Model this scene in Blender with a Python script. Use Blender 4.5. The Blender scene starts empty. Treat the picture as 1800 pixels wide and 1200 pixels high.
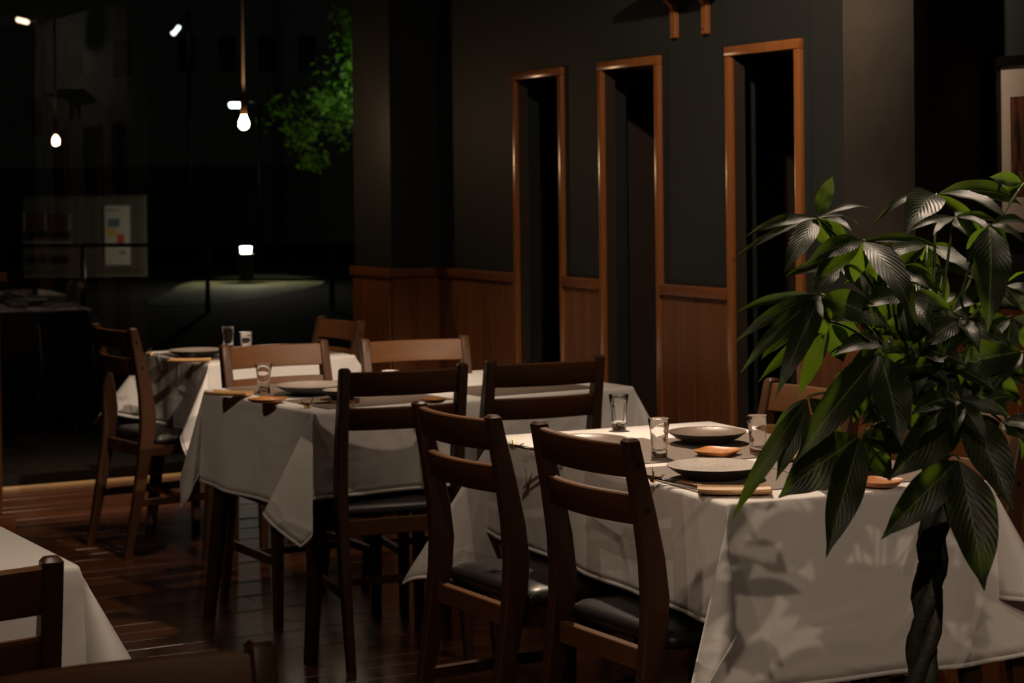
import bpy, bmesh, math, random
from mathutils import Vector, Matrix
PI = math.pi
R = math.radians
S = bpy.context.scene
COL = S.collection
random.seed(7)

# ------------------------------------------------------------------ camera
EYE = Vector((0, 0, 1.36)); FOC = 3450.0; PPY = 354.77
yaw, pitch, roll = R(27.641), R(0.5128), R(-0.6683)
Fv = Vector((math.sin(yaw)*math.cos(pitch), math.cos(yaw)*math.cos(pitch), -math.sin(pitch)))
R0 = Vector((math.cos(yaw), -math.sin(yaw), 0)); U0 = R0.cross(Fv)
Rv = math.cos(roll)*R0 + math.sin(roll)*U0
Uv = -math.sin(roll)*R0 + math.cos(roll)*U0
cam = bpy.data.cameras.new('camera'); co = bpy.data.objects.new('camera', cam); COL.objects.link(co)
co.matrix_world = Matrix(((Rv.x, Uv.x, -Fv.x, EYE.x), (Rv.y, Uv.y, -Fv.y, EYE.y), (Rv.z, Uv.z, -Fv.z, EYE.z), (0, 0, 0, 1)))
cam.sensor_width = 36; cam.sensor_fit = 'HORIZONTAL'; cam.lens = FOC*36/1800
cam.shift_x = 0; cam.shift_y = -(600-PPY)/1800
cam.clip_start = .05; cam.clip_end = 300
cam.dof.use_dof = True; cam.dof.focus_distance = 3.5; cam.dof.aperture_fstop = 9
S.camera = co

def ray(px, py): return Fv + Rv*((px-900)/FOC) - Uv*((py-PPY)/FOC)
def at(px, py, z):                       # point of the plane at height z seen at a pixel
    d = ray(px, py); return EYE + d*((z-EYE.z)/d.z)
def atX(px, py, X):
    d = ray(px, py); return EYE + d*(X/d.x)
def atY(px, py, Y):
    d = ray(px, py); return EYE + d*(Y/d.y)
def pt(px, py, dep): return EYE + ray(px, py)*dep

# ------------------------------------------------------------------ world, exposure
W = bpy.data.worlds.new('night'); S.world = W; W.use_nodes = True
bg = W.node_tree.nodes['Background']; bg.inputs[0].default_value = (.55, .75, 1, 1); bg.inputs[1].default_value = .0010
S.view_settings.view_transform = 'Standard'; S.view_settings.look = 'None'
S.view_settings.gamma = 1; S.view_settings.exposure = 0; S.view_settings.use_curve_mapping = False
S.cycles.use_denoising = True
S.cycles.max_bounces = 8; S.cycles.transparent_max_bounces = 16
S.cycles.caustics_reflective = False; S.cycles.caustics_refractive = False

# ------------------------------------------------------------------ lamps of the room (ceiling spotlights) and added fill lights
WARM = (1.0, .77, .57)
def spot(name, loc, aim, watt, ang, blend=.5, size=.03, col=WARM):
    l = bpy.data.lights.new(name, 'SPOT'); l.energy = watt; l.color = col
    l.spot_size = R(ang); l.spot_blend = blend; l.shadow_soft_size = size
    o = bpy.data.objects.new(name, l); COL.objects.link(o)
    o.location = loc; o.rotation_euler = (Vector(aim)-Vector(loc)).to_track_quat('-Z', 'Y').to_euler()
    return o
SPOTS = [
    ('spot_light_near_table_left', (-.3, 2.1, 2.38), (2.3, 3.75, .50), 22, 40, .6, .025),
    ('fill_light_near_table_flank', (1.3, 3.5, 2.38), (2.15, 3.8, .55), 24, 52, .7, .03),  # added fill, softens the chair shadows on the cloth's left flank
    ('spot_light_near_table_top', (2.75, 4.65, 2.38), (2.45, 3.75, .72), 185, 60, .8, .03),
    ('spot_light_middle_front', (2.9, 4.1, 2.38), (2.5, 5.6, .55), 26, 50, .7, .02),
    ('spot_light_middle_top', (2.45, 4.95, 2.38), (2.5, 6.0, .78), 90, 60, .8, .03),
    ('fill_light_facing_chairs', (2.35, 2.9, 2.40), (2.54, 6.1, .86), 290, 18.5, .7, .02),  # added narrow beam, only there to brighten the two facing chair backs
    ('spot_light_window_table', (2.50, 6.85, 2.38), (2.42, 7.30, .7), 34, 52, .8, .03),
    ('spot_light_from_left', (.2, 4.7, 2.38), (1.95, 6.05, .3), 31, 42, .7, .03),
    ('spot_light_front_table', (.75, 2.95, 2.38), (.55, 3.3, .6), 50, 84, .8, .03),
    ('spot_light_leaf_shadows', (.43, .2, 2.38), (2.62, 3.05, .52), 66, 24, .6, .012),
    ('spot_light_leaf_shadows_right', (1.35, -.3, 2.38), (2.72, 3.1, .55), 62, 24, .6, .012),
    ('spot_light_front_fill', (2.25, -.45, 2.38), (2.68, 3.15, .55), 34, 22, .7, .012),  # added fill, lifts the near cloth's front between the leaf shadows
    ('spot_light_plant', (2.25, 2.75, 2.38), (1.85, 2.2, 1.2), 92, 40, .7, .03),
    ('spot_light_wall', (2.35, 4.0, 2.40), (3.3, 4.55, 1.98), 80, 100, .8, .03),
    ('fill_light_near_chair', (.45, 1.0, 2.38), (.6, 2.1, .8), 20, 50, .7, .03),  # added fill so the rail of the bottom chair isn't black
    ('spot_light_window_floor', (2.2, 7.95, 2.38), (2.25, 8.75, 0), 190, 42, .6, .03),
]
for s_ in SPOTS: spot(*s_)

# ------------------------------------------------------------------ materials
def new_mat(name):
    m = bpy.data.materials.new(name); m.use_nodes = True
    nt = m.node_tree; return m, nt, nt.nodes, nt.links, nt.nodes['Principled BSDF']
def rgba(c): return (c[0], c[1], c[2], 1)
def tex(nt, kind, coord='Object', scale=(1, 1, 1), rot=(0, 0, 0), **kw):
    tc = nt.nodes.new('ShaderNodeTexCoord'); mp = nt.nodes.new('ShaderNodeMapping')
    mp.inputs['Scale'].default_value = scale; mp.inputs['Rotation'].default_value = rot
    nt.links.new(tc.outputs[coord], mp.inputs[0])
    t = nt.nodes.new(kind); nt.links.new(mp.outputs[0], t.inputs['Vector'])
    for k, v in kw.items(): t.inputs[k].default_value = v
    return t
def ramp(nt, src, stops):
    r = nt.nodes.new('ShaderNodeValToRGB'); e = r.color_ramp.elements
    while len(e) < len(stops): e.new(.5)
    for i, (p, c) in enumerate(stops): e[i].position = p; e[i].color = rgba(c)
    nt.links.new(src, r.inputs[0]); return r
def bump(nt, b, src, strength, dist=.01):
    n = nt.nodes.new('ShaderNodeBump'); n.inputs['Strength'].default_value = strength; n.inputs['Distance'].default_value = dist
    nt.links.new(src, n.inputs['Height']); nt.links.new(n.outputs[0], b.inputs['Normal']); return n
def plain(name, c, rough=.5, metal=0, spec=.5):
    m, nt, N, L, b = new_mat(name)
    b.inputs['Base Color'].default_value = rgba(c); b.inputs['Roughness'].default_value = rough
    b.inputs['Metallic'].default_value = metal; b.inputs['Specular IOR Level'].default_value = spec
    return m
def mottled(name, c1, c2, scale, rough, bs=.1, bd=.004, spec=.5):
    m, nt, N, L, b = new_mat(name)
    t = tex(nt, 'ShaderNodeTexNoise', Scale=scale, Detail=6.0, Roughness=.6)
    r = ramp(nt, t.outputs['Fac'], [(.3, c1), (.7, c2)])
    L.new(r.outputs[0], b.inputs['Base Color']); b.inputs['Roughness'].default_value = rough
    b.inputs['Specular IOR Level'].default_value = spec
    bump(nt, b, t.outputs['Fac'], bs, bd); return m
def wood(name, c1, c2, axis, rough=.35, scale=30, coat=0, bs=.08, vary=.0, spec=.5, coord='Object'):
    m, nt, N, L, b = new_mat(name)
    sc = [1, 1, 1]; sc['XYZ'.index(axis)] = .06
    t = tex(nt, 'ShaderNodeTexNoise', coord, tuple(sc), Scale=scale, Detail=8.0, Roughness=.65, Distortion=.6)
    if vary:                                   # every board its own stretch of grain
        oi = N.new('ShaderNodeObjectInfo'); ad = N.new('ShaderNodeVectorMath'); ad.operation = 'SCALE'
        ad.inputs[0].default_value = (37, 53, 71); L.new(oi.outputs['Random'], ad.inputs['Scale'])
        mp = t.inputs['Vector'].links[0].from_node; L.new(ad.outputs[0], mp.inputs['Location'])
    r = ramp(nt, t.outputs['Fac'], [(.3, c1), (.7, c2)])
    last = r.outputs[0]
    if vary:
        hs = N.new('ShaderNodeHueSaturation'); mr = N.new('ShaderNodeMapRange')
        mr.inputs['To Min'].default_value = 1-vary; mr.inputs['To Max'].default_value = 1+vary
        L.new(oi.outputs['Random'], mr.inputs['Value']); L.new(mr.outputs[0], hs.inputs['Value']); L.new(last, hs.inputs['Color']); last = hs.outputs[0]
    L.new(last, b.inputs['Base Color']); b.inputs['Roughness'].default_value = rough
    b.inputs['Coat Weight'].default_value = coat; b.inputs['Coat Roughness'].default_value = .15
    b.inputs['Specular IOR Level'].default_value = spec
    bump(nt, b, t.outputs['Fac'], bs, .002); return m
def emit(name, c, st):
    m, nt, N, L, b = new_mat(name)
    b.inputs['Base Color'].default_value = (0, 0, 0, 1); b.inputs['Emission Color'].default_value = rgba(c); b.inputs['Emission Strength'].default_value = st
    return m

M = {}
M['paint'] = mottled('dark_paint', (.0165, .0195, .0185), (.022, .025, .023), 3, .62, .05, .003, .3)
M['plaster'] = mottled('brown_plaster', (.026, .021, .016), (.050, .039, .030), 5, .7, .25, .006, .3)
M['dark_paint'] = mottled('ceiling_paint', (.03, .03, .03), (.045, .042, .04), 4, .8)
M['wainscot'] = wood('wainscot_wood', (.150, .050, .016), (.245, .088, .028), 'Z', .5, 26, 0, .06, .16, .35)
M['rail'] = wood('rail_wood', (.150, .046, .014), (.23, .078, .026), 'Y', .42, 26, 0, .05, 0, .4)
M['railx'] = wood('rail_wood_x', (.150, .046, .014), (.23, .078, .026), 'X', .42, 26, 0, .05, 0, .4)
M['casing'] = wood('casing_wood', (.24, .080, .022), (.34, .125, .038), 'Z', .22, 26, 0, .015, 0, .9)
M['floor'] = wood('floor_wood', (.046, .015, .006), (.098, .033, .011), 'X', .30, 22, .25, .12, .28, .5)
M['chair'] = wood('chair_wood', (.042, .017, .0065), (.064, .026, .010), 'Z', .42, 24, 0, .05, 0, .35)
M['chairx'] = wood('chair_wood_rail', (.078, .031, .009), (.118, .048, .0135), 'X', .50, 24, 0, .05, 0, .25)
M['leg'] = wood('table_leg_wood', (.03, .014, .008), (.05, .023, .012), 'Z', .3, 24, .2)
M['leather'] = mottled('black_leather', (.010, .009, .008), (.014, .013, .012), 220, .38, .15, .0006)
M['tray'] = wood('tray_wood', (.42, .22, .075), (.60, .35, .14), 'X', .45, 36, 0, .05)
M['dish'] = wood('dish_wood', (.42, .15, .04), (.58, .235, .07), 'X', .4, 36, .1, .05)
M['gold'] = plain('gold_metal', (.62, .40, .13), .32, 1)
M['hull'] = plain('dark_recess', (.040, .027, .020), .6, 0, .3)
M['lacquer'] = plain('dark_lacquer', (.012, .008, .007), .22)
M['black'] = plain('black_metal', (.012, .012, .012), .4)
M['steel'] = plain('grey_steel', (.28, .29, .30), .4, .8)
M['rubber'] = plain('cord_sheath', (.42, .33, .24), .6)
M['white'] = plain('white_paper', (.78, .74, .68), .7)

def cloth_mat():
    m, nt, N, L, b = new_mat('white_tablecloth')
    t1 = tex(nt, 'ShaderNodeTexNoise', Scale=3.2, Detail=3.0, Roughness=.5, Distortion=.8)
    t2 = tex(nt, 'ShaderNodeTexVoronoi', Scale=5.0); t2.feature = 'DISTANCE_TO_EDGE'
    t3 = tex(nt, 'ShaderNodeTexNoise', Scale=260.0, Detail=1.0)
    r2 = ramp(nt, t2.outputs['Distance'], [(0, (1, 1, 1)), (.10, (0, 0, 0))])
    gate = tex(nt, 'ShaderNodeTexNoise', Scale=2.3, Detail=1.0)
    rg = ramp(nt, gate.outputs['Fac'], [(.52, (0, 0, 0)), (.66, (1, 1, 1))])
    mu = N.new('ShaderNodeMath'); mu.operation = 'MULTIPLY'; L.new(r2.outputs[0], mu.inputs[0]); L.new(rg.outputs[0], mu.inputs[1])
    b1 = N.new('ShaderNodeBump'); b1.inputs['Strength'].default_value = .55; b1.inputs['Distance'].default_value = .035; L.new(t1.outputs['Fac'], b1.inputs['Height'])
    b2 = N.new('ShaderNodeBump'); b2.inputs['Strength'].default_value = .5; b2.inputs['Distance'].default_value = .010; L.new(mu.outputs[0], b2.inputs['Height']); L.new(b1.outputs[0], b2.inputs['Normal'])
    b3 = N.new('ShaderNodeBump'); b3.inputs['Strength'].default_value = .08; b3.inputs['Distance'].default_value = .001; L.new(t3.outputs['Fac'], b3.inputs['Height']); L.new(b2.outputs[0], b3.inputs['Normal'])
    L.new(b3.outputs[0], b.inputs['Normal'])
    b.inputs['Base Color'].default_value = (.76, .73, .70, 1); b.inputs['Roughness'].default_value = .75; b.inputs['Specular IOR Level'].default_value = .25
    b.inputs['Sheen Weight'].default_value = .1
    return m
M['cloth'] = cloth_mat()

def mat_mat():                                             # woven placemat
    m, nt, N, L, b = new_mat('woven_placemat')
    t = tex(nt, 'ShaderNodeTexChecker', Scale=330.0); t.inputs['Color1'].default_value = (.115, .085, .066, 1); t.inputs['Color2'].default_value = (.235, .185, .150, 1)
    L.new(t.outputs['Color'], b.inputs['Base Color']); b.inputs['Roughness'].default_value = .55
    bump(nt, b, t.outputs['Fac'], .5, .0012); return m
M['mat'] = mat_mat()

def stone(name, c1, c2, rough, sc, bs):
    m, nt, N, L, b = new_mat(name)
    t = tex(nt, 'ShaderNodeTexNoise', Scale=sc, Detail=4.0, Roughness=.7); g = tex(nt, 'ShaderNodeTexNoise', Scale=14.0, Detail=3.0)
    r = ramp(nt, g.outputs['Fac'], [(.3, c1), (.7, c2)]); L.new(r.outputs[0], b.inputs['Base Color'])
    b.inputs['Roughness'].default_value = rough; b.inputs['Specular IOR Level'].default_value = .6
    bump(nt, b, t.outputs['Fac'], bs, .003); return m
M['plate_rough'] = stone('rough_grey_stoneware', (.30, .25, .21), (.42, .36, .31), .40, 190, .9)
M['plate_smooth'] = stone('smooth_brown_stoneware', (.12, .085, .064), (.19, .14, .11), .34, 120, .25)
M['plate_under'] = stone('dark_stoneware', (.018, .014, .012), (.03, .023, .019), .5, 160, .3)

def drink_glass():
    m, nt, N, L, b = new_mat('clear_glass')
    b.inputs['Base Color'].default_value = (1, 1, 1, 1); b.inputs['Roughness'].default_value = .02; b.inputs['IOR'].default_value = 1.47
    b.inputs['Transmission Weight'].default_value = 1; return m
M['glass'] = drink_glass()
def pane_mat():
    m, nt, N, L, b = new_mat('window_glass'); N.remove(b)
    tr = N.new('ShaderNodeBsdfTransparent'); gl = N.new('ShaderNodeBsdfGlossy'); gl.inputs['Roughness'].default_value = .0
    tr.inputs[0].default_value = (.93, .95, .94, 1)
    fr = N.new('ShaderNodeFresnel'); fr.inputs[0].default_value = 1.5; mx = N.new('ShaderNodeMixShader')
    L.new(fr.outputs[0], mx.inputs[0]); L.new(tr.outputs[0], mx.inputs[1]); L.new(gl.outputs[0], mx.inputs[2])
    L.new(mx.outputs[0], N['Material Output'].inputs[0]); return m
M['pane'] = pane_mat()
def leaf_mat(name, c1, c2, tr=.35, rough=.36):
    m, nt, N, L, b = new_mat(name)
    uv = N.new('ShaderNodeUVMap'); sp = N.new('ShaderNodeSeparateXYZ'); L.new(uv.outputs[0], sp.inputs[0])
    # side veins : wave over (v - |u|), a fine relief; midrib a paler line
    a = N.new('ShaderNodeMath'); a.operation = 'ABSOLUTE'; L.new(sp.outputs['X'], a.inputs[0])
    s1 = N.new('ShaderNodeMath'); s1.operation = 'MULTIPLY'; s1.inputs[1].default_value = .35; L.new(a.outputs[0], s1.inputs[0])
    s2 = N.new('ShaderNodeMath'); s2.operation = 'SUBTRACT'; L.new(sp.outputs['Y'], s2.inputs[0]); L.new(s1.outputs[0], s2.inputs[1])
    s3 = N.new('ShaderNodeMath'); s3.operation = 'MULTIPLY'; s3.inputs[1].default_value = 75; L.new(s2.outputs[0], s3.inputs[0])
    s4 = N.new('ShaderNodeMath'); s4.operation = 'SINE'; L.new(s3.outputs[0], s4.inputs[0])
    rb = ramp(nt, a.outputs[0], [(.03, (.16, .20, .06)), (.09, (1, 1, 1))])
    nz = tex(nt, 'ShaderNodeTexNoise', Scale=9.0, Detail=3.0)
    r = ramp(nt, nz.outputs['Fac'], [(.35, c1), (.65, c2)])
    mx = N.new('ShaderNodeMix'); mx.data_type = 'RGBA'; mx.blend_type = 'MIX'
    fac = N.new('ShaderNodeMath'); fac.operation = 'LESS_THAN'; fac.inputs[1].default_value = .045; L.new(a.outputs[0], fac.inputs[0])
    L.new(fac.outputs[0], mx.inputs[0]); L.new(r.outputs[0], mx.inputs[6]); mx.inputs[7].default_value = (.12, .16, .05, 1)
    L.new(mx.outputs[2], b.inputs['Base Color']); b.inputs['Roughness'].default_value = rough
    b.inputs['Specular IOR Level'].default_value = .42
    bn = N.new('ShaderNodeBump'); bn.inputs['Strength'].default_value = .14; bn.inputs['Distance'].default_value = .0015; L.new(s4.outputs[0], bn.inputs['Height']); L.new(bn.outputs[0], b.inputs['Normal'])
    t = N.new('ShaderNodeBsdfTranslucent'); t.inputs[0].default_value = (c2[0]*9, c2[1]*9, c2[2]*2, 1)
    ms = N.new('ShaderNodeMixShader'); ms.inputs[0].default_value = tr
    L.new(b.outputs[0], ms.inputs[1]); L.new(t.outputs[0], ms.inputs[2]); L.new(ms.outputs[0], N['Material Output'].inputs[0])
    return m
M['leaf'] = leaf_mat('pachira_leaf', (.0075, .0145, .005), (.0135, .023, .006), .55, .42)
M['stem'] = plain('green_stem', (.06, .085, .03), .45)
M['trunk'] = mottled('braided_bark', (.014, .022, .016), (.050, .048, .034), 34, .62, .7, .008)

# ------------------------------------------------------------------ mesh helpers
def box(bm, x0, x1, y0, y1, z0, z1, bev=0, seg=1):
    vs = [bm.verts.new((x, y, z)) for z in (z0, z1) for y in (y0, y1) for x in (x0, x1)]
    fs = [bm.faces.new([vs[i] for i in q]) for q in ((0, 2, 3, 1), (4, 5, 7, 6), (0, 1, 5, 4), (2, 6, 7, 3), (0, 4, 6, 2), (1, 3, 7, 5))]
    if bev:
        es = list({e for f in fs for e in f.edges})
        bmesh.ops.bevel(bm, geom=es, offset=bev, segments=seg, affect='EDGES', profile=.5)
def lathe(bm, prof, n=40, cx=0, cy=0, close=True):
    rings = []
    for r, z in prof:
        if r < 1e-6: rings.append([bm.verts.new((cx, cy, z))])
        else: rings.append([bm.verts.new((cx+r*math.cos(2*PI*k/n), cy+r*math.sin(2*PI*k/n), z)) for k in range(n)])
    for a, b in zip(rings, rings[1:]):
        for k in range(n):
            k2 = (k+1) % n
            if len(a) == 1 and len(b) == 1: continue
            if len(a) == 1: bm.faces.new((a[0], b[k2], b[k]))
            elif len(b) == 1: bm.faces.new((a[k], a[k2], b[0]))
            else: bm.faces.new((a[k], a[k2], b[k2], b[k]))
def tube(bm, pts, rad, n=8, cap=True):
    pts = [Vector(p) for p in pts]
    rads = rad if isinstance(rad, (list, tuple)) else [rad]*len(pts)
    rings = []; ref = None
    for i, p in enumerate(pts):
        t = (pts[min(i+1, len(pts)-1)]-pts[max(i-1, 0)]).normalized()
        if ref is None:
            ref = t.orthogonal().normalized()
        else: ref = (ref-t*ref.dot(t)).normalized()
        b = t.cross(ref)
        rings.append([bm.verts.new(p+(ref*math.cos(2*PI*k/n)+b*math.sin(2*PI*k/n))*rads[i]) for k in range(n)])
    for a, b in zip(rings, rings[1:]):
        for k in range(n): bm.faces.new((a[k], a[(k+1) % n], b[(k+1) % n], b[k]))
    if cap:
        bm.faces.new(list(reversed(rings[0]))); bm.faces.new(rings[-1])
def sweep(bm, secs):
    """secs: list of rings (equal length) of points; skins and caps them"""
    rings = [[bm.verts.new(p) for p in s] for s in secs]; n = len(rings[0])
    for a, b in zip(rings, rings[1:]):
        for k in range(n): bm.faces.new((a[k], a[(k+1) % n], b[(k+1) % n], b[k]))
    bm.faces.new(list(reversed(rings[0]))); bm.faces.new(rings[-1])
def finish(bm, name, mat, parent=None, smooth=False, angle=None):
    bmesh.ops.recalc_face_normals(bm, faces=bm.faces)
    me = bpy.data.meshes.new(name); bm.to_mesh(me); bm.free()
    if smooth:
        me.polygons.foreach_set('use_smooth', [True]*len(me.polygons))
        if angle: me.set_sharp_from_angle(angle=R(angle))
    o = bpy.data.objects.new(name, me); COL.objects.link(o)
    me.materials.append(mat)
    if parent: o.parent = parent
    return o
def obj(name, fn, mat, parent=None, smooth=False, angle=None, loc=None, rotz=None):
    bm = bmesh.new(); fn(bm); o = finish(bm, name, mat, parent, smooth, angle)
    if loc is not None: o.location = loc
    if rotz is not None: o.rotation_euler = (0, 0, rotz)
    return o
def bx(name, dims, mat, parent=None, bev=0, seg=1):
    return obj(name, lambda bm: box(bm, *dims, bev, seg), mat, parent, bev > 0 and seg > 1, 40 if bev > 0 and seg > 1 else None)
def tag(o, label=None, cat=None, group=None, kind=None):
    if label: o['label'] = label
    if cat: o['category'] = cat
    if group: o['group'] = group
    if kind: o['kind'] = kind
    return o
def thing(name, label, cat, loc=(0, 0, 0), rotz=0, group=None):
    o = bpy.data.objects.new(name, None); COL.objects.link(o); o.empty_display_size = .05
    o.location = loc; o.rotation_euler = (0, 0, rotz); return tag(o, label, cat, group)
def struct(o): return tag(o, kind='structure')
def copy_tree(o, parent=None):
    c = o.copy(); COL.objects.link(c)
    if parent: c.parent = parent
    for ch in list(o.children): copy_tree(ch, c)
    return c

# ================================================================== THE ROOM
XW = 3.419; YP = 7.84; YG = 8.95; ZC = 2.5; XL = -1.7; YB = -1.3
floor = struct(bx('floor', (XL, XW+1.35, YB, 8.99, -.06, -.012), M['floor']))
# floor boards run along the window wall (X)
rng = random.Random(3)
yy = YB; bw = .112
board_cache = {}
rows = []
while yy < 8.93:
    xs = XL + rng.uniform(-1.4, 0); 
    while xs < XW+1.0:
        ln = rng.choice((1.82, 1.5, 2.1)); x0, x1 = max(xs, XL), min(xs+ln, XW+1.02 if yy > 7.5 else XW)
        if x1-x0 > .05: rows.append((x0, x1, yy, min(yy+bw, 8.95)))
        xs += ln
    yy += bw
seen_rows = [r for r in rows if 1.6 < r[2] and r[1] > .2]
rest_rows = [r for r in rows if r not in seen_rows]
for x0, x1, y0, y1 in seen_rows:
    key = (round(x1-x0, 3), round(y1-y0, 3))
    if key not in board_cache:
        bm = bmesh.new(); box(bm, -key[0]/2+.0005, key[0]/2-.0005, -key[1]/2+.0006, key[1]/2-.0006, -.012, 0, .0010)
        o = finish(bm, 'floorboard', M['floor'], floor); board_cache[key] = o
    else:
        o = board_cache[key].copy(); COL.objects.link(o)
    o.location = ((x0+x1)/2, (y0+y1)/2, rng.uniform(-.0008, .0004))
bm = bmesh.new()
for x0, x1, y0, y1 in rest_rows: box(bm, x0+.0008, x1-.0008, y0+.0012, y1-.0012, -.012, 0)
tag(finish(bm, 'floorboard', M['floor'], floor), kind='stuff')

ceiling = struct(bx('ceiling', (XL-.1, XW+1.35, YB-.1, 9.0, ZC, ZC+.08), M['dark_paint']))
wall_left = struct(bx('wall_left', (XL-.1, XL, YB-.1, 8.95, -.05, ZC), M['dark_paint']))
wall_front = struct(bx('wall_front', (XL, XW+1.35, YB-.1, YB, -.05, ZC), M['dark_paint']))

# ---- right wall with three slot doorways
DOORS = [(6.114, 6.498), (5.461, 5.860), (4.683, 5.074)]        # outer edges of the casings along Y
DT = 1.777; CW = .030
def right_wall(bm):
    ys = [7.545]
    for a, b in DOORS: ys += [b+.03, a-.03]
    ys += [YB]
    for i in range(0, len(ys), 2): box(bm, XW, XW+.12, ys[i+1], ys[i], -.05, ZC)
    for a, b in DOORS: box(bm, XW, XW+.12, a-.03, b+.03, DT+.09, ZC)
wall_right = struct(obj('wall_right', right_wall, M['paint']))
ZR = 1.03; RH = .036
def planks(parent, p0, p1, out, z0, z1, w=.088, th=.010):
    """vertical wainscot boards from p0 to p1 on a wall; out = outward normal"""
    p0 = Vector(p0); p1 = Vector(p1); d = (p1-p0); L_ = d.length; d.normalize(); n = max(1, round(L_/w)); w2 = L_/n
    cache = None
    for k in range(n):
        if cache is None:
            bm = bmesh.new(); box(bm, -w2/2+.0008, w2/2-.0008, -.0005, th, z0, z1, .0022)
            o = finish(bm, 'plank', M['wainscot'], parent); cache = o
        else:
            o = cache.copy(); COL.objects.link(o)
        c = p0+d*(w2*(k+.5)); o.location = (c.x, c.y, 0)
        # local +y -> out
        o.rotation_euler = (0, 0, math.atan2(out[1], out[0])-PI/2)
def rail_box(name, dims, mat): return struct(bx(name, dims, mat, None, .003, 2))
segs = [(6.498, 7.148), (5.860, 6.114), (5.074, 5.461), (4.16, 4.683), (1.2, 3.868)]
for i, (a, b) in enumerate(segs):
    planks(wall_right, (XW, b, 0), (XW, a, 0), (-1, 0), .07, ZR-RH)
    rail_box('trim_%d' % (i+1), (XW-.024, XW+.001, a, b, ZR-RH, ZR), M['rail'])
    struct(bx('baseboard_right', (XW-.018, XW+.001, a, b, 0, .07), M['rail'], None, .002))
for i, (a, b) in enumerate(DOORS):
    def casing(bm, a=a, b=b):
        box(bm, XW-.016, XW+.002, b-CW, b, 0, DT-CW, .003, 2)
    d = struct(obj('door_%d' % (i+1), casing, M['casing'], None, True, 40))
    obj('wall_strip', lambda bm: (box(bm, XW, XW+.0025, a-.031, a, 0, DT+.09), box(bm, XW, XW+.0025, b, b+.031, 0, DT+.09), box(bm, XW, XW+.0025, a, b, DT, DT+.09)), M['paint'], d)
    obj('casing_side', lambda bm: box(bm, XW-.016, XW+.002, a, a+CW, 0, DT-CW, .003, 2), M['casing'], d, True, 40)
    obj('casing_head', lambda bm: box(bm, XW-.017, XW+.002, a-.001, b+.001, DT-CW, DT, .003, 2), M['casing'], d, True, 40)
    # the dark inner passage behind the slot
    dep = XW+.55+.035*i
    obj('reveal', lambda bm: (box(bm, XW+.003, XW+.04, b-CW, b+.03, 0, DT+.09), box(bm, XW+.003, dep, a-.03, a+CW*.8, 0, DT+.09), box(bm, XW+.003, dep, a-.03, b+.03, DT-CW*.8, DT+.09)), M['hull'], d)
    obj('inner_panel', lambda bm: box(bm, dep, dep+.03, a+.1, b+1.25, 0, 2.1), M['hull'], d)
    # vertical battens of the inner screen
    for px in ((930, 968, 978), (1090, 1128, 1142), (1318, 1352, 1392))[i]:
        yb_ = atX(px, 300, dep-.03).y
        obj('batten', lambda bm: box(bm, dep-.035, dep+.005, yb_-.014, yb_+.014, 0, DT+.05, .002), M['hull'], d)
    if i == 2:
        def pole(bm):
            yp_ = atX(1383, 300, dep-.13).y
            pts = [(dep-.13, yp_+.003*math.sin(k*2.1), .05+k*.11) for k in range(16)]
            tube(bm, pts, [.0085+(.002 if k % 3 == 0 else 0) for k in range(16)], 10)
        obj('bamboo_pole', pole, wood('bamboo', (.20, .14, .08), (.34, .25, .15), 'Z', .4), d, True)

# ---- two square columns standing out of the right wall
def column(idx, xf, y0, y1, mat):
    c = struct(bx('wall_column', (xf, XW+.02, y0, y1, 0, ZC), mat, None, .004, 2))
    planks(c, (xf, y1, 0), (xf, y0, 0), (-1, 0), .07, ZR-RH, .1)
    planks(c, (xf, y0, 0), (XW, y0, 0), (0, -1), .07, ZR-RH, .1)
    bx('column_rail', (xf-.024, XW-.01, y0-.024, y1, ZR-RH, ZR), M['rail'], c, .003, 2)
    bx('column_base', (xf-.016, XW-.01, y0-.016, y1, 0, .07), M['rail'], c, .003, 2)
    return c
column(10, 3.205, 7.165, 7.54, M['paint'])
column(11, 3.16, 3.868, 4.157, M['plaster'])

# ---- window wall : pier at left, glazing behind, header
wall_back = struct(bx('wall_back', (XL, 1.806, YP, 8.99, -.05, ZC), M['paint']))
planks(wall_back, (.9, YP, 0), (1.806, YP, 0), (0, -1), .075, ZR+.004-RH)
rail_box('trim_12', (XL, 1.830, YP-.026, YP+.001, ZR+.004-RH, ZR+.004), M['railx'])
struct(bx('baseboard_back', (1.772, 1.845, YP-.055, YP+.001, 0, .075), M['railx'], None, .004, 2))
struct(bx('trim_13', (1.640, 1.7215, YP-.02, YP+.03, 0, 1.70), M['casing'], None, .003, 2))
struct(bx('wall_window', (1.806, 4.45, 8.9, 9.0, 2.35, ZC), M['paint']))
struct(bx('wall_bay', (4.45, 4.57, 7.42, 9.0, -.05, ZC), M['paint']))
struct(bx('wall_bay_return', (XW+.12, 4.45, 7.42, 7.545, -.05, ZC), M['paint']))
win = struct(bx('window_1', (1.806, 4.45, YG, YG+.008, .014, 2.35), M['pane']))
M['sill'] = wood('sill_wood', (.40, .24, .11), (.52, .33, .16), 'X', .45, 20)
bx('window_sill', (1.806, 4.45, YG-.02, YG+.03, -.012, .014), M['sill'], win, .003, 2)
bx('window_head', (1.806, 4.45, YG-.03, YG+.04, 2.30, 2.352), M['black'], win)
bx('window_jamb', (4.415, 4.45, YG-.03, YG+.04, .03, 2.30), M['black'], win)

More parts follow.
